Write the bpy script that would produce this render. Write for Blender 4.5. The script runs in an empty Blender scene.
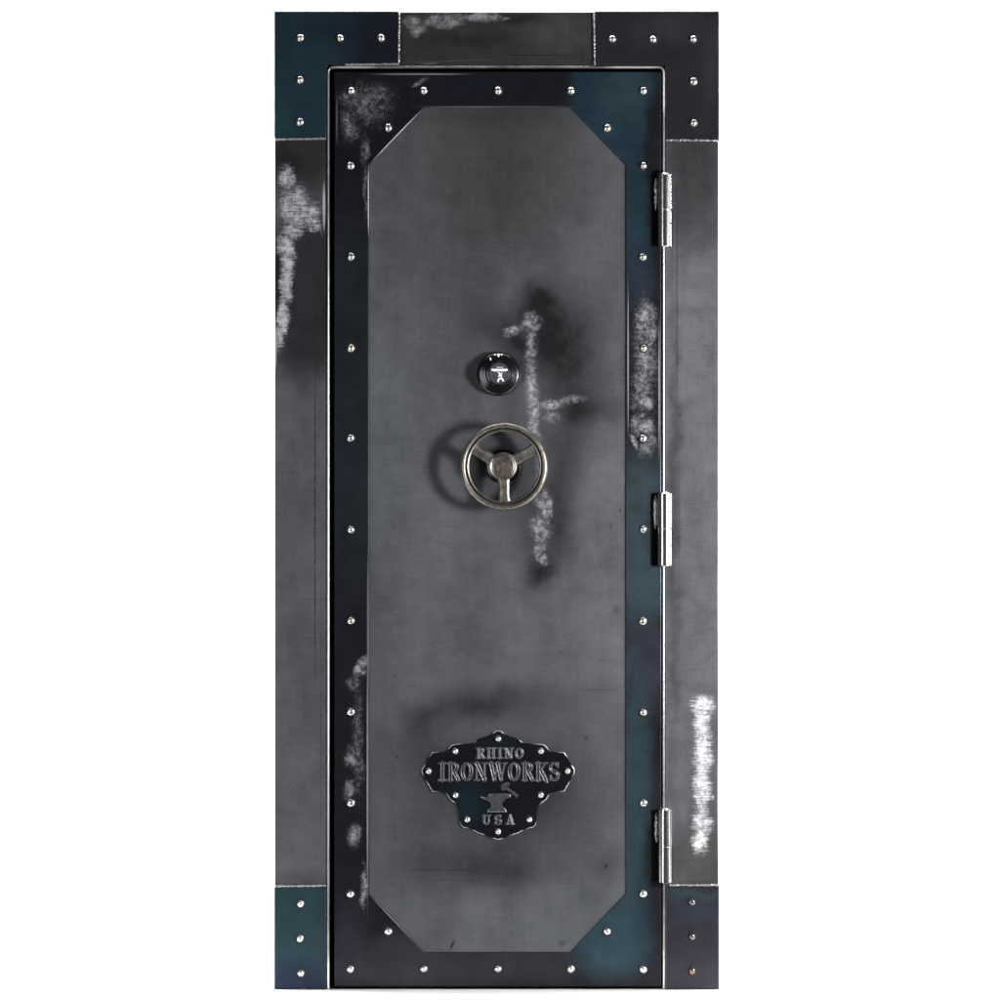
import bpy, bmesh, math, random
import numpy as np
from mathutils import Vector, Matrix
random.seed(7)
S = 0.00225                      # metres per photo pixel on the door's front face
FLOOR = 989.0                    # photo row of the floor line at the door's foot
ZC = (FLOOR - 500) * S           # camera height
DIST = 9.0
SC = bpy.context.scene
COL = SC.collection
def PX(x, y, d=0.0):             # photo column/row + depth towards the viewer (m) -> world
    return Vector(((x - 500) * S, -d, (FLOOR - y) * S))

# ------------------------------------------------------------------ materials
class N:
    def __init__(s, name):
        s.m = bpy.data.materials.new(name); s.m.use_nodes = True
        s.t = s.m.node_tree; s.t.nodes.clear()
        s.out = s.t.nodes.new('ShaderNodeOutputMaterial')
        s.b = s.t.nodes.new('ShaderNodeBsdfPrincipled')
        s.t.links.new(s.b.outputs[0], s.out.inputs[0])
    def put(s, sock, v):
        if hasattr(v, 'is_output'): s.t.links.new(v, sock)
        elif v is not None:
            if isinstance(v, (tuple, list)) and len(v) == 3 and sock.type == 'RGBA': v = (*v, 1)
            sock.default_value = v
    def math(s, op, a, b=None, c=None, clamp=False):
        n = s.t.nodes.new('ShaderNodeMath'); n.operation = op; n.use_clamp = clamp
        s.put(n.inputs[0], a)
        if b is not None: s.put(n.inputs[1], b)
        if c is not None: s.put(n.inputs[2], c)
        return n.outputs[0]
    def vm(s, op, a, b=None, c=None):
        n = s.t.nodes.new('ShaderNodeVectorMath'); n.operation = op
        s.put(n.inputs[0], a)
        if b is not None: s.put(n.inputs[1], b)
        if c is not None: s.put(n.inputs[2], c)
        return n.outputs['Value' if op in ('LENGTH', 'DISTANCE') else 'Vector']
    def obj(s):
        return s.t.nodes.new('ShaderNodeTexCoord').outputs['Object']
    def px(s):                   # object space of the door -> plate units (1 unit = 2.25 mm)
        return s.vm('MULTIPLY_ADD', s.obj(), (1 / S, 0, -1 / S), (500, 0, FLOOR))
    def noise(s, vec, scale, detail=4, rough=.55, fac=True):
        n = s.t.nodes.new('ShaderNodeTexNoise'); s.put(n.inputs['Vector'], vec)
        n.inputs['Scale'].default_value = scale; n.inputs['Detail'].default_value = detail
        n.inputs['Roughness'].default_value = rough
        return n.outputs[0] if fac else n.outputs['Color']
    def rng(s, v, a, b, c=0., d=1., smooth=True):
        n = s.t.nodes.new('ShaderNodeMapRange'); s.put(n.inputs[0], v)
        if smooth: n.interpolation_type = 'SMOOTHSTEP'
        for i, q in zip((1, 2, 3, 4), (a, b, c, d)): n.inputs[i].default_value = q
        return n.outputs[0]
    def blob(s, P, e, a=1.0, inner=0.0):
        cx, cy, rx, ry = e[:4]; rot = e[4] if len(e) > 4 else 0
        n = s.t.nodes.new('ShaderNodeMapping'); n.vector_type = 'TEXTURE'
        s.put(n.inputs['Vector'], P)
        n.inputs['Location'].default_value = (cx, 0, cy)
        n.inputs['Rotation'].default_value = (0, math.radians(rot), 0)
        n.inputs['Scale'].default_value = (rx, 1, ry)
        return s.rng(s.vm('LENGTH', n.outputs[0]), 1.0, inner, 0., a)
    def mix(s, f, a, b, mode='MIX'):
        n = s.t.nodes.new('ShaderNodeMix'); n.data_type = 'RGBA'; n.blend_type = mode
        s.put(n.inputs[0], f); s.put(n.inputs[6], a); s.put(n.inputs[7], b)
        return n.outputs[2]
    def bump(s, h, dist, strength=1.0):
        n = s.t.nodes.new('ShaderNodeBump'); n.inputs['Distance'].default_value = dist
        n.inputs['Strength'].default_value = strength; s.put(n.inputs['Height'], h)
        s.t.links.new(n.outputs[0], s.b.inputs['Normal'])
    def pr(s, **k):
        for q, v in k.items(): s.put(s.b.inputs[q.replace('_', ' ')], v)

def steel(name, base, tints=(), darks=(), wears=(), edges=(), lines=(), metal=.6, rough=.42,
          cloud=.7, grain=.32, wcol=(.50, .50, .53), wgain=1.0, streak=.25, specks=True, seed=0., mott=1., midc=.8, wamp=1.):
    """oil-blackened plate: base steel, tinted heat patina, stains and painted shade, ground-bare wear patches"""
    k = N(name); P = k.px()
    Q = k.vm('ADD', P, (seed * 137, seed * 31, seed * 71))
    dv = k.vm('MULTIPLY_ADD', k.noise(Q, .06, 4, .6, fac=False), (13, 0, 13), (-6.5, 0, -6.5))
    D = k.vm('ADD', P, dv)                                  # wandering coordinates: ragged patches
    dv2 = k.vm('MULTIPLY_ADD', k.noise(Q, .022, 3, .6, fac=False), (30, 0, 30), (-15, 0, -15))
    D2 = k.vm('ADD', P, dv2)
    big = k.noise(k.vm('MULTIPLY', Q, (1.25, 1, .6)), .012, 4, .5); mid = k.noise(Q, .055, 6, .65); fine = k.noise(Q, .75, 3, .7)
    hor = k.noise(k.vm('MULTIPLY', Q, (.035, 1, .55)), 1., 3, .7)
    ver = k.noise(k.vm('MULTIPLY', Q, (.16, 1, .012)), 1., 3, .6)
    v = k.math('MULTIPLY_ADD', k.math('SUBTRACT', big, .5), cloud * 1.6, 1.)
    v = k.math('MULTIPLY_ADD', k.math('SUBTRACT', mid, .5), cloud * midc, v)
    v = k.math('MULTIPLY_ADD', k.math('SUBTRACT', hor, .5), grain * 1.0, v)
    v = k.math('MULTIPLY_ADD', k.math('SUBTRACT', ver, .5), grain * .55, v)
    v = k.math('MULTIPLY_ADD', k.math('SUBTRACT', fine, .5), grain * 1.3, v)
    col = base
    for e in tints:
        col = k.mix(k.blob(D2, e[0], e[2], inner=e[3] if len(e) > 3 else 0.), col, e[1])
    if specks:
        sp = k.rng(k.noise(Q, .3, 2, .4), .745, .79, 0, .55)
        v = k.math('MULTIPLY', v, k.math('SUBTRACT', 1., sp))
        lp = k.rng(k.noise(k.vm('ADD', Q, (900, 0, 40)), .45, 2, .4), .72, .78, 0, .35)
        v = k.math('ADD', v, lp)
    d = None
    for e in darks:
        b = k.blob(D2 if min(e[0][2:4]) > 7 else P, e[0], e[1]); d = b if d is None else k.math('ADD', d, b)
    for e in lines:                                           # thin fold / scribe lines (dark)
        b = k.math('MULTIPLY', k.blob(P, e[0], e[1], inner=.6), k.rng(k.noise(Q, .35, 3, .7), .35, .6, .25, 1)); d = b if d is None else k.math('ADD', d, b)
    if d is not None:
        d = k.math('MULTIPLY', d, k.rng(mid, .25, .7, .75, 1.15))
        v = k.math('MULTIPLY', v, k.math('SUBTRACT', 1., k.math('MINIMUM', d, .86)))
    cn = k.t.nodes.new('ShaderNodeCombineXYZ')
    for i in range(3): k.put(cn.inputs[i], v)
    col = k.mix(1., col, cn.outputs[0], 'MULTIPLY')
    wm = None
    if wears:
        for e in wears:
            b = k.blob(D, e[:5], (e[5] if len(e) > 5 else 1.) * wamp); wm = b if wm is None else k.math('MAXIMUM', wm, b)
        nz = k.noise(Q, .3, 6, .75)
        hs = k.noise(k.vm('MULTIPLY', Q, (.06, 1, .8)), 1., 3, .65)
        t = k.math('MULTIPLY_ADD', k.math('SUBTRACT', nz, .5), 1.5, k.math('MULTIPLY', wm, 1.35))
        t = k.math('MULTIPLY_ADD', k.math('SUBTRACT', hs, .5), streak * 3.2, t)
        t = k.math('MULTIPLY_ADD', k.math('SUBTRACT', fine, .5), 1.5, t)
        t = k.math('MULTIPLY', k.rng(t, .05, 1.45, 0, 1), k.rng(wm, 0, .5, 0, 1))
        tone = k.rng(k.noise(k.vm('ADD', Q, (50, 9, 3)), .2, 6, .68), .38, .60, 1 - .85 * mott, 1.05)
        rg = k.math('ABSOLUTE', k.math('SUBTRACT', k.noise(k.vm('ADD', dv, k.vm('ADD', Q, (5, 90, 3))), .2, 3, .6), .5))
        tone = k.math('MULTIPLY', tone, k.rng(k.noise(k.vm('ADD', Q, (7, 2, 61)), .075, 3, .6), .36, .58, 1 - .62 * mott, 1.12))
        tone = k.math('ADD', tone, k.rng(rg, .025, 0., 0., .5))        # curved sanding scratches
        wm = k.math('MULTIPLY', k.math('MULTIPLY', t, tone), wgain, clamp=True)
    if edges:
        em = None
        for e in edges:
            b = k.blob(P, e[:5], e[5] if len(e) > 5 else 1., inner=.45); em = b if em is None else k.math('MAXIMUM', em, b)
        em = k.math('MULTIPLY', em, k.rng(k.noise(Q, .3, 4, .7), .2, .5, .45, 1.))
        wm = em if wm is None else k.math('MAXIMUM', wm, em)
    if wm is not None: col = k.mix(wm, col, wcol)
    k.pr(Base_Color=col, Metallic=metal, Specular_IOR_Level=.2,
         Roughness=k.math('ADD', k.math('MULTIPLY_ADD', mid, .22, rough - .1), k.math('MULTIPLY', wm, .12) if wm is not None else 0.))
    h = k.math('ADD', k.math('MULTIPLY', fine, .5), k.math('MULTIPLY', hor, .6))
    h = k.math('ADD', h, k.math('MULTIPLY', big, 6.))
    k.bump(h, .00025, .6)
    return k.m

def plain(name, col, metal, rough, var=.25, scale=300., bump=.0002, vec_scale=(1, 1, 1), rv=.22):
    k = N(name); o = k.vm('MULTIPLY', k.obj(), vec_scale)
    n = k.noise(o, scale, 4, .6)
    f = k.rng(n, .25, .75, 1 - var, 1 + var)
    cn = k.t.nodes.new('ShaderNodeCombineXYZ')
    for i in range(3): k.put(cn.inputs[i], f)
    k.pr(Base_Color=k.mix(1., (*col, 1), cn.outputs[0], 'MULTIPLY'), Metallic=metal,
         Roughness=k.rng(n, .2, .8, rough * (1 - rv), rough * (1 + rv)))
    if bump: k.bump(n, bump, .6)
    return k.m

TEAL = (.015, .034, .050); TEAL2 = (.028, .050, .062); NAVY = (.010, .011, .018); BLK = (.010, .010, .014)
SLATE = (.020, .026, .040); PURP = (.022, .021, .027)

M_panel = steel('panel_steel', (.104, .108, .117), seed=1., rough=.4, midc=.32, mott=1., grain=.34, wamp=.8,
  tints=[((500, 150, 190, 200), (.062, .063, .065), .95), ((390, 480, 46, 300), (.124, .131, .150), .6), ((440, 600, 90, 200), (.118, .123, .137), .6),  # first tint darkens the panel top, painting in the light's falloff
         ((590, 560, 60, 200), (.132, .135, .147), .6), ((440, 600, 120, 110), (.12, .122, .14), .4)],
  darks=[((575, 350, 50, 110), .42), ((548, 330, 26, 60), .35), ((512, 385, 24, 60), .3), ((470, 300, 60, 60), .22), ((500, 480, 66, 66), .25), ((500, 945, 150, 30), .16), ((498, 113, 160, 20), .25), ((532, 298, 30, 30), .75), ((520, 340, 38, 60), .62), ((556, 350, 46, 100), .5), ((490, 330, 50, 46), .36),  # wear halos; the wheel-centred blob paints shade behind the handwheel
         ((590, 408, 54, 28), .45), ((575, 440, 34, 50), .36), ((560, 500, 34, 90), .5), ((540, 574, 28, 26), .66), ((536, 535, 44, 66), .55),
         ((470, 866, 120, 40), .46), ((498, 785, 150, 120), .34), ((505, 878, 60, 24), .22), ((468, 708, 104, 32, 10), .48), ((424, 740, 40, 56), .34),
         ((498, 792, 106, 74), .40), ((608, 866, 22, 30), .3), ((530, 702, 110, 36), .22), ((500, 470, 70, 66), .22),  # last entry paints more ambient shade behind the handwheel
         ((452, 945, 2.2, 8, -25), .75), ((606, 866, 1.6, 5, -20), .7), ((620, 510, 1.4, 5, -20), .6), ((611, 526, 1.2, 6), .5),
         ((562, 943, 6, 5), .4), ((586, 738, 3, 3), .5), ((433, 787, 3, 2), .5), ((397, 757, 4, 1.6, -35), .5), ((436, 870, 60, 1.0), .25),
         ((606, 300, 16, 80), .12), ((598, 690, 30, 1.2), .35), ((604, 660, 14, 1.1), .35), ((450, 880, 50, .9), .18), ((616, 610, 6, 8), .3)],
  wears=[(532, 322, 17, 20, 0), (514, 330, 22, 9, 14), (531, 350, 12, 40, 0, .9), (531, 385, 11, 50, 0, 1.05), (534, 420, 12, 40, 0),
         (552, 404, 22, 11, 0), (572, 400, 28, 8, 4, .9), (552, 417, 16, 13, 0, .7), (536, 440, 10, 26, 0), (538, 470, 9, 26, 0, .8),
         (545, 506, 15, 28, 8), (541, 528, 20, 26, 0, .95), (540, 545, 14, 24, 0, .9), (541, 558, 12, 13, 0, .9)],
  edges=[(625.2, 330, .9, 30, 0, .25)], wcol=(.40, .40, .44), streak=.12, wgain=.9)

M_border = steel('border_steel', BLK, seed=2., cloud=.5, grain=.35, rough=.36, metal=.5, specks=False,
  tints=[((350, 400, 60, 270), (.013, .016, .021), 1., .4), ((480, 82, 90, 30), (.010, .011, .018), .9),
         ((610, 110, 58, 130), TEAL, 1., .45), ((622, 95, 40, 60), TEAL2, .6), ((634, 230, 26, 90), TEAL, .9, .3),
         ((655, 150, 15, 90), BLK, .95, .4),
         ((636, 280, 30, 50), SLATE, .9), ((640, 500, 40, 70), (.034, .048, .060), 1., .4), ((640, 580, 40, 70), (.035, .055, .07), 1., .4),
         ((644, 660, 34, 60), (.030, .031, .046), 1., .4), ((632, 800, 28, 200), (.026, .045, .057), 1., .3),
         ((610, 935, 58, 60), (.022, .042, .056), 1., .35), ((658, 850, 14, 110), PURP, .7), ((440, 960, 160, 40), PURP, 1., .5), ((350, 930, 30, 60), (.020, .020, .028), 1.)],
  darks=[((655, 205, 16, 46), .5), ((652, 525, 13, 50), .5), ((652, 845, 14, 50), .5)],  # cast shadows of the three hinges, painted into the border colour
  wears=[(370, 105, 46, 44, 0, .50), (352, 100, 24, 26, 0, .5), (375, 95, 30, 26, 0, .50), (350, 125, 20, 34, 0, .52), (365, 150, 10, 30, 0, .60), (420, 82, 18, 5, 25, .72),
         (366, 190, 5, 48, 0, .66), (361, 668, 9, 26, -22, .85), (353, 684, 13, 12, 0, .72), (352, 756, 14, 22, 0, .74), (350, 790, 12, 20, 0, .64),
         (355, 836, 13, 22, 0, .74), (364, 886, 6, 40, 0, .74), (358, 740, 12, 120, 0, .45),
         (644, 360, 24, 105, 0, .62), (645, 315, 20, 28, 0, .74), (646, 332, 22, 16, 0, .85), (643, 380, 22, 34, 0, .72), (642, 402, 24, 18, 0, .8), (643, 425, 22, 22, 0, .78),
         (648, 446, 13, 20, -30, .9), (634, 442, 6, 16, 25, .8)],
  edges=[(396.6, 136.4, 40, 1.2, 46, 1.), (368.6, 200, 1.2, 40, 0, .9), (367.8, 640, 1., 110, 0, .35), (367.6, 780, 1.1, 150, 0, .75), (396, 922, 38, .9, -46, .45),  # worn cut edges, with key light on the inner edges painted in
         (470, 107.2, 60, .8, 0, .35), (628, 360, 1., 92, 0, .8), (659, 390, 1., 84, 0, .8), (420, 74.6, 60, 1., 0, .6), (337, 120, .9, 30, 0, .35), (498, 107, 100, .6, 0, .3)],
  wcol=(.30, .30, .33), streak=.1, mott=.85)

FR = dict(cloud=.55, grain=.35)
M_left = steel('left_plate_steel', (.100, .102, .112), seed=3., **FR,
  tints=[((300, 150, 60, 70), (.026, .026, .028), 1., .3), ((306, 290, 50, 120), (.026, .027, .030), 1., .5)],
  darks=[((282, 360, 30, 30), .35), ((300, 500, 40, 60), .12), ((277, 262, 4, 60), .6), ((290, 160, 20, 20), .4), ((300, 880, 50, 14), .3), ((296, 640, 16, 60), .15)],
  lines=[((315, 520, .9, 200), .75), ((321, 700, .8, 180), .3)],
  wears=[(287, 178, 14, 24, 0, .9), (296, 210, 26, 44, 0, .8), (298, 200, 20, 26, 0, .85), (286, 205, 14, 26, 0, .8), (312, 216, 18, 24, 0, .85), (292, 232, 20, 14, 0), (284, 246, 14, 20, 0),
         (288, 258, 13, 34, 0, 1.2), (286, 285, 10, 36, 0, 1.1), (284, 318, 10, 32, 0, 1.1), (280, 336, 10, 22, 0, 1.1), (316, 228, 12, 6, 20, .9)],
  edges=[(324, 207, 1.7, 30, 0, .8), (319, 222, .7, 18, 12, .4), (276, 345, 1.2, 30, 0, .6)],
  wcol=(.50, .50, .53), streak=.8, mott=.6, wamp=.95)
M_top = steel('top_plate_steel', (.040, .039, .040), seed=4., **FR,
  tints=[((560, 30, 60, 40), (.062, .058, .062), .9)],
  darks=[((470, 38, 80, 10), .35), ((520, 18, 40, 10), .5), ((402, 40, 8, 40), .4)],
  lines=[((540, 55, 44, .8), .6)],
  wears=[(412, 22, 18, 12, 0, .85), (418, 30, 16, 12, 0, .8), (445, 21, 38, 13, 6, .85), (480, 17, 36, 9, 0, .85), (504, 18, 9, 4, 0, .7)],
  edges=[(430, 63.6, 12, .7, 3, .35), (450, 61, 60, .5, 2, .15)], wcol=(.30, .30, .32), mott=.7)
M_right = steel('right_plate_steel', (.115, .117, .130), seed=5., **FR,
  tints=[((695, 160, 60, 130), (.042, .042, .046), 1., .2), ((700, 870, 60, 80), (.060, .058, .060), .9, .2), ((674, 500, 10, 400), (.055, .055, .062), .85)],
  darks=[((702, 770, 22, 110), .4), ((700, 310, 40, 6), .1)],
  lines=[((677, 300, .8, 120), .5), ((679, 560, .8, 120), .25)],
  wears=[(703, 704, 22, 16, 0, 1.), (702, 722, 14, 40, 0, 1.), (703, 755, 17, 48, 0, 1.), (702, 790, 16, 48, 0, 1.), (702, 822, 16, 30, 0, 1.), (700, 840, 16, 24, 0, 1.2), (713, 797, 4, 6, 0, .6)],
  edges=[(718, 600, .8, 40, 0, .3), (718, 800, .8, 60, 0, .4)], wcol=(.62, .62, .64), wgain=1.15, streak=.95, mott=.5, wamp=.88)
M_ctl = steel('blued_corner_steel', TEAL, seed=6., cloud=.25, grain=.12, rough=.34, metal=.5, specks=False,
  tints=[((385, 40, 70, 60), (.012, .014, .022), 1., .3), ((340, 26, 60, 24), (.013, .02, .032), .8), ((276, 120, 20, 40), (.02, .055, .066), .6)])
M_ctr = steel('dark_corner_steel', (.020, .020, .024), seed=7., cloud=.35, grain=.2, rough=.36, metal=.5, specks=False,
  tints=[((665, 28, 60, 26), (.034, .033, .042), .8), ((712, 60, 16, 60), (.03, .03, .038), .7)])
M_cbl = steel('blued_corner_steel_left', (.022, .044, .056), seed=8., cloud=.3, grain=.15, rough=.34, metal=.5, specks=False,
  tints=[((300, 985, 60, 36), (.012, .018, .034), 1., .3), ((280, 900, 24, 40), (.02, .04, .045), .6)])
M_cbr = steel('blued_corner_steel_right', (.024, .022, .029), seed=9., cloud=.3, grain=.2, rough=.34, metal=.5, specks=False,
  tints=[((694, 908, 50, 26), (.026, .032, .048), .9), ((694, 893, 50, 10), (.03, .052, .052), .8)])
M_bare = plain('bare_steel', (.30, .295, .29), .75, .38, .45, 220.)
M_lip = steel('jamb_steel', (.34, .34, .34), seed=10., cloud=.8, grain=.5, rough=.3, metal=.8, specks=False,
  darks=[((328, 190, 8, 130), .45), ((663, 905, 8, 40), .7), ((500, 67, 130, 8), .62), ((350, 989, 40, 40), .0), ((663, 190, 8, 70), .3)],
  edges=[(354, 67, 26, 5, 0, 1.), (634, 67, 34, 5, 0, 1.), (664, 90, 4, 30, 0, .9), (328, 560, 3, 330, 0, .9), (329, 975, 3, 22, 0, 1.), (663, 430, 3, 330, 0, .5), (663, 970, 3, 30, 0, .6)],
  wcol=(.66, .65, .63))
M_rivet = plain('nickel_rivet', (.72, .705, .68), 1., .3, .1, 400., 0)
M_rdark = plain('blackened_rivet', (.13, .13, .14), .9, .22, .3, 400., 0)
M_rcop = plain('copper_toned_rivet', (.17, .12, .09), .9, .22, .3, 400., 0)
M_grime = plain('oxide_ring', (.007, .007, .008), .3, .6, .5, 500., 0)
M_chrome = plain('brushed_hinge_steel', (.46, .45, .435), 1., .2, .05, 60., 0, rv=.04)
M_wheel = plain('antique_nickel', (.235, .217, .195), .9, .34, .18, 90., 0)
M_wheeld = plain('dark_antique_nickel', (.15, .13, .12), .9, .42, .25, 160., .0003)
M_black = plain('black_dial_enamel', (.004, .004, .005), 0., .22, .2, 200.)
M_face = plain('grey_dial_face', (.07, .075, .085), .5, .35, .2, 200.)
M_white = plain('white_dial_marking', (.78, .80, .82), 0., .5, .05, 200.)
M_dark = plain('matte_black', (.003, .003, .003), 0., .8, .2, 50.); M_dark.node_tree.nodes['Principled BSDF'].inputs['Specular IOR Level'].default_value = .05  # matt black for gap, door core and the hinge shade blocks
M_rim = plain('worn_badge_edge', (.34, .34, .34), .4, .45, .35, 300.)
M_plate = steel('badge_steel', (.007, .008, .011), seed=11., cloud=.4, grain=.2, rough=.33, metal=.5, specks=False,
  tints=[((470, 805, 40, 36), (.008, .018, .026), .9), ((505, 745, 30, 20), (.010, .014, .020), .8)])
M_emb = plain('badge_emblem_steel', (.075, .075, .08), .7, .4, .35, 250.)
# relief lettering: bare rim on every raised edge, dark filled middle (rim width stored on the mesh)
k = N('relief_lettering_steel')
at = k.t.nodes.new('ShaderNodeAttribute'); at.attribute_name = 'rim'
nn = k.noise(k.obj(), 260, 4, .7)
f = k.math('MULTIPLY', at.outputs['Fac'], k.rng(nn, .3, .65, .35, 1.))
k.pr(Base_Color=k.mix(f, (.018, .018, .022, 1), (.14, .14, .148, 1)), Metallic=.7, Roughness=.34); M_let = k.m
k = N('backdrop_paper')
n1 = k.noise(k.obj(), 3, 3)
k.pr(Base_Color=k.mix(n1, (.90, .90, .90, 1), (.93, .93, .93, 1)), Roughness=.9); M_paper = k.m

# ------------------------------------------------------------------ mesh helpers
def link(name, bm, mats, parent=None, smooth=None, loc=None, recalc=True):
    if recalc: bmesh.ops.recalc_face_normals(bm, faces=bm.faces[:])
    me = bpy.data.meshes.new(name); bm.to_mesh(me); bm.free()
    for m in (mats if isinstance(mats, (list, tuple)) else [mats]): me.materials.append(m)
    o = bpy.data.objects.new(name, me); COL.objects.link(o); o.parent = parent
    if loc is not None: o.location = loc
    if smooth is not None:
        for p in me.polygons: p.use_smooth = True
        if smooth < 180:
            bm2 = bmesh.new(); bm2.from_mesh(me)
            for e in bm2.edges:
                if len(e.link_faces) == 2 and e.calc_face_angle(0) > math.radians(smooth): e.smooth = False
            bm2.to_mesh(me); bm2.free()
    return o
def prism(bm, pts, d0, d1, bev=0., seg=2, bmat=0):
    """polygon in photo units, from depth d0 (back) to d1 (front); front edges bevelled"""
    f = [bm.verts.new(PX(x, y, d1)) for x, y in pts]; b = [bm.verts.new(PX(x, y, d0)) for x, y in pts]
    bm.faces.new(f); bm.faces.new(b[::-1]); n = len(pts)
    for i in range(n): bm.faces.new((f[i], b[i], b[(i + 1) % n], f[(i + 1) % n]))
    if bev:
        es = [e for e in bm.edges if e.verts[0] in f and e.verts[1] in f]
        bmesh.ops.bevel(bm, geom=es, offset=bev * S, segments=seg, affect='EDGES', profile=.5, material=bmat)
def rect(x0, y0, x1, y1): return [(x0, y0), (x1, y0), (x1, y1), (x0, y1)]
def tube(bm, path, r, jit=0., sides=10, step=1.2, flat=1., caps=True):
    """round bar along a path of (x, y, depth); flat squashes it in depth, jit makes a hand-laid weld"""
    pts = []
    for a, b in zip(path[:-1], path[1:]):
        a, b = PX(*a), PX(*b); n = max(1, int((b - a).length / (step * S)))
        for i in range(n): pts.append(a.lerp(b, i / n))
    pts.append(PX(*path[-1])); rings = []
    for i, p in enumerate(pts):
        t = (pts[min(i + 1, len(pts) - 1)] - pts[max(i - 1, 0)]).normalized()
        u = t.cross(Vector((0, 1, 0))); u = u.normalized() if u.length > 1e-6 else Vector((1, 0, 0))
        w = u.cross(t).normalized(); rr = r * S * (1 + random.uniform(-jit, jit)); off = u * random.uniform(-jit, jit) * r * S * .5
        rings.append([bm.verts.new(p + off + u * math.cos(2 * math.pi * j / sides) * rr + w * math.sin(2 * math.pi * j / sides) * rr * flat) for j in range(sides)])
    for A, B in zip(rings[:-1], rings[1:]):
        for j in range(sides): bm.faces.new((A[j], A[(j + 1) % sides], B[(j + 1) % sides], B[j]))
    if caps: bm.faces.new(rings[0][::-1]); bm.faces.new(rings[-1])
def lathe(bm, prof, segs=64, closed=False, mat=None):
    """profile [(radius, depth)] in photo units turned about the viewing axis at the object's origin"""
    rings = []
    for r, d in prof:
        if r < 1e-6: rings.append([bm.verts.new((0, -d * S, 0))])
        else: rings.append([bm.verts.new((math.cos(2 * math.pi * j / segs) * r * S, -d * S, math.sin(2 * math.pi * j / segs) * r * S)) for j in range(segs)])
    pr = list(zip(rings[:-1], rings[1:])) + ([(rings[-1], rings[0])] if closed else [])
    for i, (A, B) in enumerate(pr):
        for j in range(segs):
            q = (j + 1) % segs
            if len(A) == 1 and len(B) == 1: continue
            vs = (A[0], B[j], B[q]) if len(A) == 1 else (A[j], A[q], B[0]) if len(B) == 1 else (A[j], A[q], B[q], B[j])
            fc = bm.faces.new(vs)
            if mat: fc.material_index = mat[i]
    if not closed and len(rings[0]) > 1: bm.faces.new(rings[0][::-1])

# ------------------------------------------------------------------ the vault door
root = bpy.data.objects.new('vault_door', None); COL.objects.link(root)
root['label'] = 'tall riveted steel vault door with three-spoke handwheel, combination dial and worn grey plates'
root['category'] = 'vault door'; root['kind'] = 'thing'

F0 = 0.0                                    # front face of frame plates
TH = .060                                   # frame thickness
# frame beams and plates
bm = bmesh.new(); prism(bm, rect(274.5, 12, 327.2, 989), -TH, F0, 1.0); link('side_plate', bm, M_left, root)['label'] = 'left side plate with a bright bare-metal wear patch'
bm = bmesh.new(); prism(bm, rect(665.2, 12, 718.8, 989), -TH, F0, 1.0); link('side_plate', bm, M_right, root)['label'] = 'right side plate with a long white scuff'
bm = bmesh.new(); prism(bm, rect(327.3, 12, 665.1, 65.2), -TH, F0, .8); link('top_plate', bm, M_top, root)
# jamb lip: rounded bright bar round the opening, and the folded jamb behind it
def arc(cx, cy, r, a0, a1, n=6): return [(cx + r * math.cos(math.radians(a0 + (a1 - a0) * i / n)), cy - r * math.sin(math.radians(a0 + (a1 - a0) * i / n))) for i in range(n + 1)]
path = [(328.3, 988.6)] + arc(333.3, 72.2, 5, 180, 90) + arc(658.6, 72.2, 5, 90, 0) + [(663.6, 988.6)]
bm = bmesh.new(); tube(bm, [(x, y, .0) for x, y in path], 1.3, 0, 12, 4, 1.3); link('jamb_lip', bm, M_lip, root, 60)
bm = bmesh.new()
prism(bm, rect(327.4, 65.4, 329.4, 989), -TH, -.001); prism(bm, rect(662.6, 65.4, 665.0, 989), -TH, -.001)
prism(bm, rect(329.5, 65.4, 662.5, 68.6), -TH, -.001); prism(bm, rect(327.4, 63, 664.6, 989), -TH - .010, -TH - .0005)
prism(bm, rect(329.6, 986.6, 662.4, 989), -TH, -.004)
link('door_stop', bm, M_dark, root)
# corner plates with rivets and hand-laid edge welds
def rivet_mesh(mat, nm, r=4.1, h=2.6):
    b = bmesh.new()
    prof = [(r + 1.2, -.3), (r + 1.2, .03), (r + .9, .12), (r, .13), (r, .25)] + [(r * math.cos(a), .25 + h * math.sin(a)) for a in [math.radians(q) for q in (12, 25, 38, 50, 62, 74)]] + [(r * .12, .25 + h), (0, .25 + h)]
    lathe(b, prof, 28, mat=[1, 1, 1, 1] + [0] * 20); o = link(nm, b, [mat, M_grime], None, 50); me = o.data; bpy.data.objects.remove(o); return me
RV = rivet_mesh(M_rivet, 'rivet'); RD = rivet_mesh(M_rdark, 'rivet', 4.2); RC = rivet_mesh(M_rcop, 'rivet', 4.2); RS = rivet_mesh(M_rivet, 'rivet', 4.1, 3.)
def rivet(x, y, d, parent, me=RV, rot=None):
    o = bpy.data.objects.new('rivet', me); COL.objects.link(o); o.parent = parent
    o.location = PX(x, y, d); o.rotation_euler = (random.uniform(-.10, .10), random.uniform(0, 6.28), random.uniform(-.10, .10))
    sc = random.uniform(.92, 1.02); o.scale = (sc, random.uniform(.85, 1.2), sc * .93)
    return o
CP = .0035
def corner(pts, mat, rivets, welds, label):
    b = bmesh.new(); prism(b, pts, .0002, CP, .5)
    o = link('corner_plate', b, mat, root); o['label'] = label
    for r in rivets: rivet(r[0], r[1], CP, o, r[2] if len(r) > 2 else RV)
    for w in welds:
        b = bmesh.new(); tube(b, [(x, y, .003) for x, y in w], 1.05, .38, 8, .9, .9); link('weld_bead', b, M_bare, o, 60)
    return o
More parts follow.
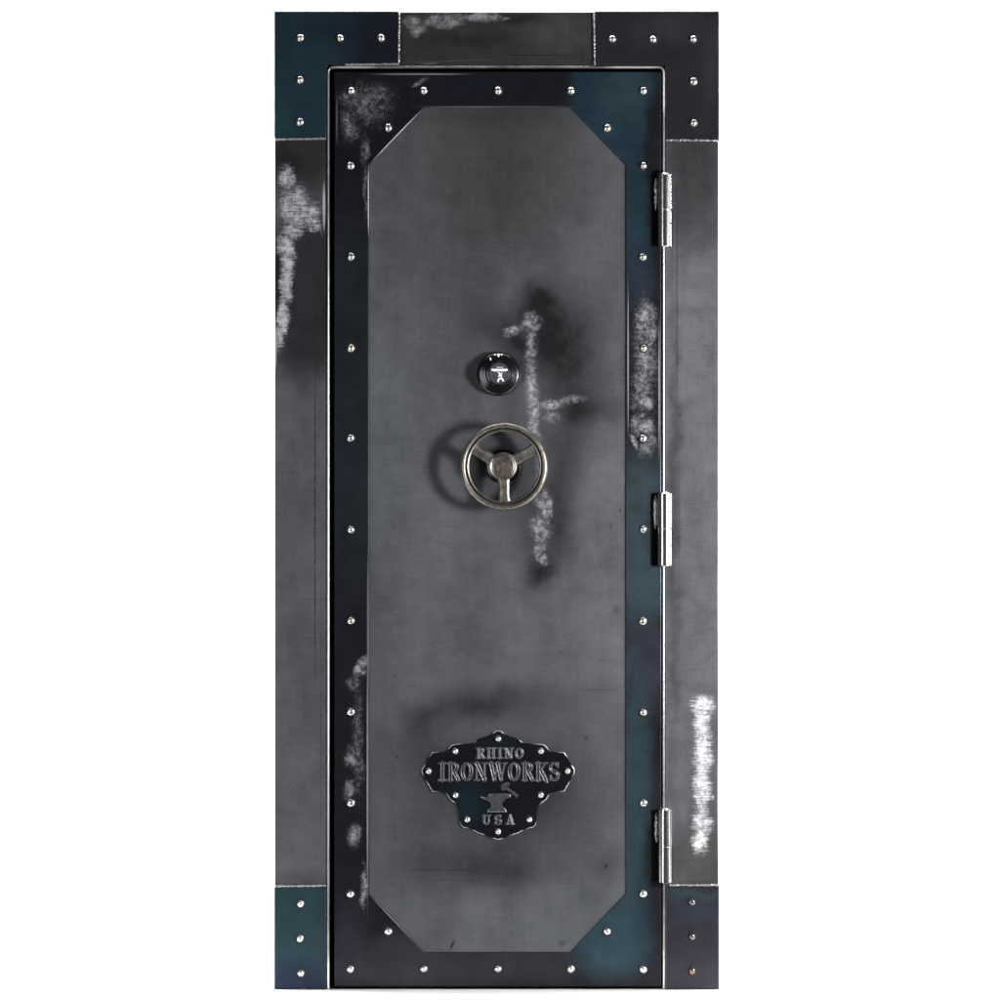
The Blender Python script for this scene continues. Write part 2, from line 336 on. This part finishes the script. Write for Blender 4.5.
corner([(274.2, 11.4), (398.4, 11.4), (398.4, 64.6), (326.4, 64.6), (326.4, 138.4), (274.2, 138.4)], M_ctl,
       [(300.3, 38), (340.3, 38.3), (381, 38), (300, 80), (300, 122)], [[(399.2, 13), (398.8, 64)], [(275, 139.6), (326, 138.8)], [(345, 65), (399, 64.4)]], 'blued upper left corner plate')
corner([(594.6, 11.4), (719.1, 11.4), (719.1, 139.4), (666.2, 139.4), (666.2, 64.6), (594.6, 64.6)], M_ctr,
       [(612.3, 39), (653, 39.5), (693.3, 39.2), (693.6, 81.5), (693.6, 123)], [[(593.8, 13.5), (594.6, 65)], [(666, 140.4), (719, 140.6)]], 'blackened upper right corner plate')
corner([(274.2, 887), (326.4, 887), (326.4, 989), (274.2, 989)], M_cbl,
       [(300.8, 903.5), (300.3, 938.3), (301, 973)], [[(275, 886), (326.5, 885.4)]], 'blued lower left corner plate')
corner([(666.2, 886.2), (719.1, 886.2), (719.1, 989), (666.2, 989)], M_cbr,
       [(692, 901.8, RD), (692, 936.3, RD), (692, 970.8, RC)], [[(670, 884.9), (719, 884.9)]], 'heat-tinted lower right corner plate with black rivets')

# door leaf
PF = .004                                   # front of the centre panel
bm = bmesh.new(); prism(bm, rect(335.4, 73.2, 660.4, 985.0), -.050, .0005); link('door_core', bm, M_dark, root)
bm = bmesh.new(); prism(bm, [(368, 160), (420, 106), (575, 106), (628, 161), (628, 898), (575, 954), (420, 954), (368, 898)], .0006, PF)
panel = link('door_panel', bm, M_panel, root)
BF = .0085
inner = [(368.9, 165.3), (424.2, 107.9), (570.6, 107.9), (626.3, 165.9), (626.3, 893), (570.2, 952), (424.2, 952), (368.9, 893.6)]
outer = [(334.6, 72.4), (661.0, 72.4), (661.0, 985.8), (334.6, 985.8)]
bm = bmesh.new()
def ring_face(d):
    I = [bm.verts.new(PX(x, y, d)) for x, y in inner]; O = [bm.verts.new(PX(x, y, d)) for x, y in outer]
    for q in ((O[0], O[1], I[2], I[1]), (O[0], I[1], I[0]), (O[1], I[3], I[2]), (O[1], O[2], I[4], I[3]), (O[2], I[5], I[4]), (O[2], O[3], I[6], I[5]), (O[3], I[7], I[6]), (O[3], O[0], I[0], I[7])):
        bm.faces.new(q)
    return I, O
If, Of = ring_face(BF); Ib, Ob = ring_face(.0008)
for A, B in ((If, Ib), (Of, Ob)):
    for i in range(len(A)): q = (i + 1) % len(A); bm.faces.new((A[i], A[q], B[q], B[i]))
bmesh.ops.recalc_face_normals(bm, faces=bm.faces[:])
loops = set()
for L in (If, Of):
    for i in range(len(L)):
        e = bm.edges.get((L[i], L[(i + 1) % len(L)])); loops.add(e)
bmesh.ops.bevel(bm, geom=list(loops), offset=.55 * S, segments=2, affect='EDGES', profile=.5)
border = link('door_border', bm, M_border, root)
ys = [91, 166, 257, 348, 438.3, 529.3, 620.5, 711.6, 802.5, 893.3, 969]
for x in (351, 643.2):
    for y in ys: rivet(x + random.uniform(-.4, .4), y + random.uniform(-.3, .3), BF, border)
for y in (91, 968.6):
    for x in (424, 498, 571): rivet(x, y, BF, border)
for x, y in ((388.3, 128), (607.3, 128.4), (388.4, 931), (607, 931)): rivet(x, y, BF, border)

# hinges: lower knuckle (the part) > upper knuckle, pin cap, weld on the door side
def cyl_z(bm, cx, y0, y1, r, dep, segs=40, ch=.5):
    # vertical barrel: photo column cx, rows y0..y1, centre depth dep
    rings = []
    for yy, rr in ((y0, 0), (y0, r - ch), (y0 + ch, r), (y1 - ch, r), (y1, r - ch), (y1, 0)):
        c = Vector(((cx) * S, -dep, -yy * S))
        rings.append([bm.verts.new(c)] if rr == 0 else [bm.verts.new(c + Vector((math.cos(2 * math.pi * j / segs), math.sin(2 * math.pi * j / segs), 0)) * rr * S) for j in range(segs)])
    for A, B in zip(rings[:-1], rings[1:]):
        for j in range(segs):
            q = (j + 1) % segs
            bm.faces.new((A[0], B[j], B[q]) if len(A) == 1 else (A[j], A[q], B[0]) if len(B) == 1 else (A[j], A[q], B[q], B[j]))
def weld_strip(x, y0, y1, w, seed):
    rnd = random.Random(seed); b = bmesh.new(); n = 15; sides = 10; rings = []
    for i in range(n + 1):
        t = i / n; prof = min(1, 4 * t + .25, 4 * (1 - t) + .25) * (1 + rnd.uniform(-.28, .28))
        c = Vector(((x + rnd.uniform(-.4, .4)) * S, -.012, -(y0 + (y1 - y0) * t) * S))
        rings.append([b.verts.new(c + Vector((math.cos(2 * math.pi * j / sides) * w * prof * S, math.sin(2 * math.pi * j / sides) * 2.6 * prof * S, 0))) for j in range(sides)])
    for A, B in zip(rings[:-1], rings[1:]):
        for j in range(sides): b.faces.new((A[j], A[(j + 1) % sides], B[(j + 1) % sides], B[j]))
    b.faces.new(rings[0]); b.faces.new(rings[-1][::-1]); return b
HD = .015
def hinge(x, y0, y1, ysp, wy0, wy1, ww, seed, label):
    h = y1 - y0; m = ysp - y0
    b = bmesh.new(); cyl_z(b, 0, m + .35, h, 7.4, HD)
    o = link('hinge', b, M_chrome, root, 40, loc=PX(x, y0)); o['label'] = label
    b = bmesh.new(); cyl_z(b, 0, 0, m - .1, 7.4, HD); link('knuckle', b, M_chrome, o, 40)
    b = bmesh.new(); cyl_z(b, 0, -.9, .1, 5.2, HD, 32, .3); link('hinge_pin', b, M_rivet, o, 40)
    b = bmesh.new(); cyl_z(b, 0, m - .3, m + .5, 6.7, HD, 32, .05); link('washer', b, M_rivet, o, 40)
    b = bmesh.new()
    for (X0, X1, Y0, Y1, D1) in ((-13.5, -4, .5, h - .5, .0098), (4, 8.2, m, h - 1, .003)):
        vs = [b.verts.new((xx * S, -dd, -yy * S)) for dd in (D1, .0005) for xx, yy in ((X0, Y0), (X1, Y0), (X1, Y1), (X0, Y1))]
        b.faces.new(vs[:4]); b.faces.new(vs[4:][::-1])
        for i in range(4): b.faces.new((vs[i], vs[4 + i], vs[4 + (i + 1) % 4], vs[(i + 1) % 4]))
    link('hinge_shade_leaf', b, M_dark, o)  # door-side black block stands in for the shadow the barrel casts
    link('weld_bead', weld_strip(-8.9, wy0 - y0, wy1 - y0, ww, seed), M_bare, o, 60)
    return o
hinge(664.6, 174.5, 247.2, 210.5, 178, 211, 1.9, 1, 'top hinge')
hinge(664.4, 493, 565.8, 528.6, 495.5, 528.5, 2.5, 2, 'middle hinge')
hinge(664.9, 808.6, 882, 846, 812, 842, 1.6, 3, 'bottom hinge')

# combination dial
dc = (498.6, 374.2)
b = bmesh.new()
lathe(b, [(22.0, 0), (22.0, 3), (21.4, 4.8), (20.6, 5.6), (0, 5.6)], 96)
dial = link('combination_dial', b, M_black, root, 35, loc=PX(*dc, PF))
pr = [(20.6, 5.6), (20.6, 8.4), (19.9, 9.2)]
for i in range(4): r = 19.4 - i * 1.75; pr += [(r, 9.6 + i * .25), (r - .95, 9.98 + i * .25), (r - 1.1, 9.98 + i * .25), (r - 1.3, 9.7 + i * .25)]
pr += [(12.2, 11), (12.2, 17.4), (11.6, 18.4), (11.0, 18.6), (10.9, 18.0), (0, 18.0)]
b = bmesh.new(); lathe(b, pr, 96); link('dial_knob', b, M_black, dial, 35)
b = bmesh.new(); lathe(b, [(10.6, 18.05), (10.6, 18.4), (0, 18.5)], 64); link('dial_face', b, M_face, dial, 35, loc=(1.8 * S * .4, 0, 0))
def flat(bm, pts, d, t=.35):
    f = [bm.verts.new((x * S, -(d + t) * S, -y * S)) for x, y in pts]; g = [bm.verts.new((x * S, -d * S, -y * S)) for x, y in pts]
    bm.faces.new(f); bm.faces.new(g[::-1])
    for i in range(len(pts)): q = (i + 1) % len(pts); bm.faces.new((f[i], g[i], g[q], f[q]))
b = bmesh.new()
for (x, y, w, h) in ((-3.6, -19.0, 1.5, 1.2), (3.2, -19.0, 1.5, 1.2), (0, -18.2, 1.6, 2.6), (-1.2, -19.3, 1.2, 1.0), (1.3, -19.3, 1.2, 1.)):
    flat(b, rect(x - w / 2, y - h / 2, x + w / 2, y + h / 2), 10.7)
flat(b, [(-9.0, -15.6), (-7.6, -16.4), (-7.2, -13.6), (-8.2, -13.4)], 10.7)
link('dial_marking', b, M_white, dial)
b = bmesh.new(); D = 18.55
flat(b, rect(-7.0, -4.6, 9.0, -2.8), D); 
for i in range(5): flat(b, rect(-1.8 + i * 1.3, -6.6, -1.0 + i * 1.3, -5.8), D)
for i in range(7): flat(b, rect(-4.6 + i * 1.8, -2.5, -3.6 + i * 1.8, -1.9), D)
flat(b, [(-.8, -1.2), (1.0, -1.2), (3.8, 3.2), (2.2, 3.4)], D + .02); flat(b, [(3.0, -1.0), (4.0, -.2), (.4, 3.2), (-1.0, 3.0)], D + .2)
def ringpoly(cx, cy, r0, r1, a0, a1, n=14):
    return [(cx + r1 * math.cos(math.radians(a0 + (a1 - a0) * i / n)), cy - r1 * math.sin(math.radians(a0 + (a1 - a0) * i / n))) for i in range(n + 1)] + \
           [(cx + r0 * math.cos(math.radians(a1 + (a0 - a1) * i / n)), cy - r0 * math.sin(math.radians(a1 + (a0 - a1) * i / n))) for i in range(n + 1)]
flat(b, ringpoly(2.0, 7.0, 1.5, 3.2, -20, 210), D + .04)
link('dial_logo', b, M_white, dial)

# handwheel: rim (the part) > three spokes, hub, hub cap, shaft, escutcheon
wc = (504.2, 466.6); WD = 24.0              # rim centre depth in photo units (54 mm)
b = bmesh.new(); prof = []
for i in range(20):
    a = 2 * math.pi * i / 20; prof.append((39.6 + 3.9 * math.cos(a), WD + 4.6 * math.sin(a)))
prof = [(43.6, WD), (43.3, WD + 1.8), (42.6, WD + 3.3), (41.5, WD + 4.3), (40.3, WD + 4.6), (39.2, WD + 4.2), (38.4, WD + 3.0), (38.0, WD + 1.4), (37.6, WD + .3), (37.2, WD + 1.4), (36.8, WD + 2.6), (36.1, WD + 3.1), (35.3, WD + 2.8), (34.6, WD + 1.6),
        (35.4, WD - .5), (37.8, WD - 2.6), (40.0, WD - 3.8), (42.2, WD - 2.6)]
lathe(b, prof, 128, True)
wheel = link('handwheel', b, M_wheel, root, 50, loc=PX(*wc, PF)); wheel['label'] = 'three-spoke handwheel'
hx = -1.2
for ang in (90, 210, 330):                   # measured clockwise from the photo's right: down, upper left, upper right
    b = bmesh.new(); secs = []; a = math.radians(ang); dx, dy = math.cos(a), math.sin(a)
    for t, w, z0, z1 in ((11.5, 6.2, WD - 3, WD + 3), (16, 5.6, WD - 3, WD + 3.2), (26, 5.1, WD - 2.6, WD + 2.8), (31, 5.2, WD - 2.4, WD + 2.6), (34.5, 6.6, WD - 2.2, WD + 2.2), (36.6, 8.0, WD - 2.2, WD + 2.0)):
        c = (hx * (1 - t / 36.6) + dx * t, dy * t); sec = []
        for u, z in ((-1, z0), (-1, z1 - 1.3), (-.66, z1), (-.42, z1 - .25), (.42, z1 - .25), (.66, z1), (1, z1 - 1.3), (1, z0)):
            sec.append(b.verts.new(((c[0] - dy * w * u) * S, -z * S, -(c[1] + dx * w * u) * S)))
        secs.append(sec)
    for A, B in zip(secs[:-1], secs[1:]):
        for j in range(8): b.faces.new((A[j], A[(j + 1) % 8], B[(j + 1) % 8], B[j]))
    b.faces.new(secs[0]); b.faces.new(secs[-1][::-1])
    link('spoke', b, M_wheel, wheel, 28)
b = bmesh.new(); lathe(b, [(10, WD - 9), (13.2, WD - 5), (14.2, WD - 2), (14.3, WD + 2.2), (13.4, WD + 3.8), (12.0, WD + 4.2), (11.4, WD + 3.8), (0, WD + 3.8)], 48)
hub = link('hub', b, M_wheel, wheel, 35, loc=(hx * S, 0, 0))
b = bmesh.new(); lathe(b, [(11.1, WD + 3.85), (11.0, WD + 4.5), (10.2, WD + 4.8), (9.7, WD + 4.4), (8.6, WD + 4.4), (8.2, WD + 4.9), (0, WD + 5.1)], 48)
for (x0, y0, x1, y1) in ((-6, -1.6, 6, -2.6), (-6, .6, 6.3, -.4), (-2.5, 3.4, 3.6, 3.0), (-3, -5, 3, -5.4), (0, 1.5, 3, 5)):
    tube_pts = []; w = .45; L = math.hypot(x1 - x0, y1 - y0); ux, uy = (x1 - x0) / L, (y1 - y0) / L
    flat(b, [(x0 - uy * w, y0 + ux * w), (x1 - uy * w, y1 + ux * w), (x1 + uy * w, y1 - ux * w), (x0 + uy * w, y0 - ux * w)], WD + 4.9, .6)
link('hub_cap', b, M_wheeld, wheel, 30, loc=(hx * S, 0, 0))
b = bmesh.new(); lathe(b, [(17, 0), (17, 1.0), (16.2, 1.5), (9.5, 2.6), (9.0, WD - 8.9), (0, WD - 8.9)], 48); link('shaft', b, M_black, wheel, 35, loc=(hx * S, 0, 0))

# name badge
def bz(x, y): return (x / 5.5556 + 410, y / 5.5556 + 725)
half = [(490, 28), (474, 31), (462, 41), (457, 54), (446, 60), (424, 62), (398, 69), (376, 79), (358, 91), (346, 104), (300, 104), (250, 104), (230, 110), (216, 124), (210, 149), (165, 150), (122, 150),
        (104, 182), (97, 200), (92, 215), (76, 226), (64, 246), (66, 268), (80, 286), (90, 298), (96, 322), (122, 369), (165, 369), (203, 369), (209, 392), (222, 414), (244, 430), (268, 440),
        (277, 456), (278, 490), (278, 532), (282, 556), (296, 569), (318, 573), (342, 573), (356, 587), (378, 600), (404, 608), (434, 610), (455, 620), (470, 632), (490, 637)]
pts = [bz(x, y) for x, y in half] + [bz(980 - x, y) for x, y in half[-2:0:-1]]
b = bmesh.new(); prism(b, pts, PF + .0003, PF + .0042, .95, 2, 1)
badge = link('name_badge', b, [M_plate, M_rim], root)
badge['label'] = 'black scalloped name badge with raised lettering and an anvil'
ND = PF + .0042
for x, y in ((490, 75), (253, 143), (727, 143), (104, 254), (875, 254), (253, 387), (727, 387), (319, 523), (664, 523), (490, 590)):
    px, py = bz(x, y); r = rivet(px, py, ND, badge, RS); r.scale = (.76, .9, .76)
anv = [(387, 396), (410, 398), (438, 399), (438, 384), (470, 379), (520, 379), (558, 385), (560, 396), (540, 404), (522, 414), (512, 428), (510, 442), (516, 456), (534, 470), (537, 482), (430, 482), (432, 470), (448, 458), (454, 442), (446, 426), (430, 414), (408, 408)]
b = bmesh.new(); prism(b, [bz(*p) for p in anv], ND + .0001, ND + .0022, .5, 2, 1); link('anvil_emblem', b, [M_emb, M_rim], badge)
b = bmesh.new(); prism(b, [bz(*p) for p in ((506, 350), (504, 336), (516, 322), (540, 314), (556, 318), (552, 330), (544, 342), (548, 350), (602, 388), (592, 404), (540, 362), (532, 352), (520, 362), (510, 360))], ND + .0001, ND + .0022, .45, 2, 1)
link('hammer_emblem', b, [M_emb, M_emb], badge)
# relief lettering, drawn stroke by stroke: (x0,y0,x1,y1,half-width0,half-width1) in units of the letter height
def oval(cx, cy, rx, ry, a0, a1, thick, thin, n=22):
    o = []
    for i in range(n):
        p, q = (math.radians(a0 + (a1 - a0) * j / n) for j in (i, i + 1))
        o.append((cx + rx * math.cos(p), cy - ry * math.sin(p), cx + rx * math.cos(q), cy - ry * math.sin(q), thin + (thick - thin) * abs(math.cos(p)), thin + (thick - thin) * abs(math.cos(q))))
    return o
T, t_, s_ = .105, .05, .045
def serif(x, y, w=.14): return [(x - w, y, x + w, y, s_, s_)]
G = {
 'I': (.42, [(.21, .05, .21, .95, T, T)] + serif(.21, .05, .17) + serif(.21, .95, .17)),
 'R': (.70, [(.20, .05, .20, .95, T, T), (.20, .05, .36, .05, t_, t_), (.20, .5, .36, .5, t_, t_), (.38, .52, .60, .93, T, T * .9)] + oval(.34, .275, .20, .225, -90, 90, T * .95, t_) + serif(.19, .95) + serif(.14, .05, .1) + serif(.62, .95, .07)),
 'O': (.70, oval(.35, .5, .24, .44, 0, 360, T, t_, 36)),
 'N': (.74, [(.16, .05, .16, .95, t_, t_), (.58, .05, .58, .95, t_, t_), (.15, .06, .58, .93, T, T)] + serif(.14, .05, .12) + serif(.16, .95, .12) + serif(.58, .05, .12)),
 'W': (1.02, [(.14, .05, .34, .93, T, T * .9), (.34, .93, .52, .10, t_, t_), (.50, .05, .70, .93, T, T * .9), (.70, .93, .90, .05, t_, t_)] + serif(.13, .05, .12) + serif(.50, .05, .12) + serif(.90, .05, .1)),
 'K': (.72, [(.20, .05, .20, .95, T, T), (.24, .55, .58, .07, t_, t_), (.32, .42, .60, .95, T, T), (.60, .95, .70, 1.08, T * .7, t_)] + serif(.19, .05) + serif(.19, .95) + serif(.58, .05, .1)),
 'S': (.62, oval(.31, .28, .20, .23, 40, 270, T * .85, t_, 18) + oval(.31, .72, .21, .23, 90, -140, T * .85, t_, 18) + [(.28, .48, .36, .53, T, T), (.50, .06, .50, .26, t_, t_), (.11, .72, .11, .94, t_, t_)]),
 'H': (.74, [(.18, .05, .18, .95, T, T), (.56, .05, .56, .95, T, T), (.18, .5, .56, .5, t_, t_)] + serif(.18, .05) + serif(.18, .95) + serif(.56, .05) + serif(.56, .95)),
 'U': (.70, [(.18, .05, .18, .66, T, T), (.54, .05, .54, .66, t_, t_)] + oval(.36, .66, .18, .28, 180, 360, T * .8, t_) + serif(.18, .05) + serif(.54, .05, .12)),
 'A': (.72, [(.34, .05, .14, .95, t_, t_), (.36, .05, .58, .95, T, T), (.20, .66, .50, .66, t_, t_)] + serif(.14, .95, .1) + serif(.58, .95, .13)),
}
def relief(word, x0, x1, y0, y1, res, rimw, gap, hmax, parent, name):
    H = y1 - y0; adv = [G[c][0] + gap for c in word]; kx = (x1 - x0) / ((sum(adv) - gap) * H)
    nx = int((x1 - x0 + 4) / res); ny = int((H + 5) / res)
    X, Y = np.meshgrid(x0 - 2 + np.arange(nx) * res, y0 - 2 + np.arange(ny) * res); sd = np.full(X.shape, 99.)
    cx = x0
    for c, a in zip(word, adv):
        for (ax, ay, bx, by, h0, h1) in G[c][1]:
            ax, bx = cx + ax * H * kx, cx + bx * H * kx; ay, by = y0 + ay * H, y0 + by * H
            vx, vy = bx - ax, by - ay; L = vx * vx + vy * vy + 1e-9
            tt = np.clip(((X - ax) * vx + (Y - ay) * vy) / L, 0, 1)
            sd = np.minimum(sd, np.hypot(X - ax - vx * tt, Y - ay - vy * tt) - (h0 + (h1 - h0) * tt) * H * min(kx, 1))
        cx += a * H * kx
    hgt = np.clip((.45 - sd) / .8, 0, 1); core = np.clip((-sd - rimw) / .5, 0, 1)
    z = hmax * (hgt - .45 * core); rim = np.clip(1 - core, 0, 1) * np.clip(hgt * 1.6, 0, 1)
    bmx = bmesh.new(); idx = {}
    lay = bmx.verts.layers.float.new('rim'); keep = sd < .5
    def v(j, i):
        if (j, i) not in idx:
            q = bmx.verts.new(PX(X[j, i], Y[j, i], ND + .0001 + z[j, i])); q[lay] = float(rim[j, i]); idx[(j, i)] = q
        return idx[(j, i)]
    for j in range(ny - 1):
        for i in range(nx - 1):
            if keep[j:j + 2, i:i + 2].any(): bmx.faces.new((v(j, i), v(j + 1, i), v(j + 1, i + 1), v(j, i + 1)))
    return link(name, bmx, M_let, parent, 180)
relief('RHINO', 475.8, 523.6, 747.4, 758.2, .25, .55, .10, .0016, badge, 'lettering')
relief('IRONWORKS', 438.4, 559.6, 762.0, 780.6, .28, .85, .03, .0026, badge, 'lettering')
relief('USA', 481.8, 514.4, 814.4, 824.2, .25, .55, .26, .0016, badge, 'lettering')

# ------------------------------------------------------------------ backdrop: white studio paper sweep
bm = bmesh.new(); prof = [(-.3, 0), (1.6, 0)] + [(1.6 + 1.0 * math.sin(math.radians(a)), 1.0 - 1.0 * math.cos(math.radians(a))) for a in range(10, 91, 10)] + [(2.6, 4.2)]
rows = [[bm.verts.new((x, y, z)) for x in (-3.6, 3.6)] for y, z in prof]
for A, B in zip(rows[:-1], rows[1:]): bm.faces.new((A[0], A[1], B[1], B[0]))
o = link('backdrop', bm, M_paper, None, 60, loc=(0, 0, -.001), recalc=False); o['kind'] = 'structure'

# ------------------------------------------------------------------ lamps
def area(name, loc, target, w, h, power, col=(1, 1, 1)):
    l = bpy.data.lights.new(name, 'AREA'); l.shape = 'RECTANGLE'; l.size = w; l.size_y = h; l.energy = power; l.color = col
    o = bpy.data.objects.new(name, l); COL.objects.link(o); o.location = loc
    o.rotation_euler = (Vector(target) - Vector(loc)).to_track_quat('-Z', 'Y').to_euler(); return o
area('key_softbox', (2.1, -1.75, 1.15), (0, 0, 1.1), .34, .55, 146, (1, .99, .98))
area('fill_softbox', (-2.3, -3.3, .8), (0, 0, 1.05), .6, 2.2, 52, (.97, .985, 1))
area('edge_strip_light', (3.2, -1.25, 1.1), (.3, 0, 1.1), .22, 2.6, 20)
area('added_backdrop_light_left', (-2.9, .7, 1.8), (-.4, 2.6, 1.3), .6, 2.4, 450)  # unseen lamp, added to bring the paper up to white
area('added_backdrop_light_right', (2.9, .7, 1.8), (.4, 2.6, 1.3), .6, 2.4, 450)  # second added lamp out of view, whitens the paper's right side
area('added_floor_light', (0, .68, 3.6), (0, .62, 0), 3.0, 1.5, 440)  # unseen overhead light, added to wash the shade off the floor

w = bpy.data.worlds.new('World'); SC.world = w; w.use_nodes = True
w.node_tree.nodes['Background'].inputs[0].default_value = (.9, .94, 1, 1); w.node_tree.nodes['Background'].inputs[1].default_value = .055

cam = bpy.data.cameras.new('camera'); co = bpy.data.objects.new('camera', cam); COL.objects.link(co)
co.location = (0, -DIST, ZC); co.rotation_euler = (math.radians(90), 0, 0)
cam.sensor_width = 36; cam.lens = 36 * DIST / (1000 * S); cam.clip_end = 100
SC.camera = co
SC.render.engine = 'CYCLES'
SC.view_settings.view_transform = 'Standard'; SC.view_settings.look = 'None'; SC.view_settings.exposure = 0; SC.view_settings.gamma = 1
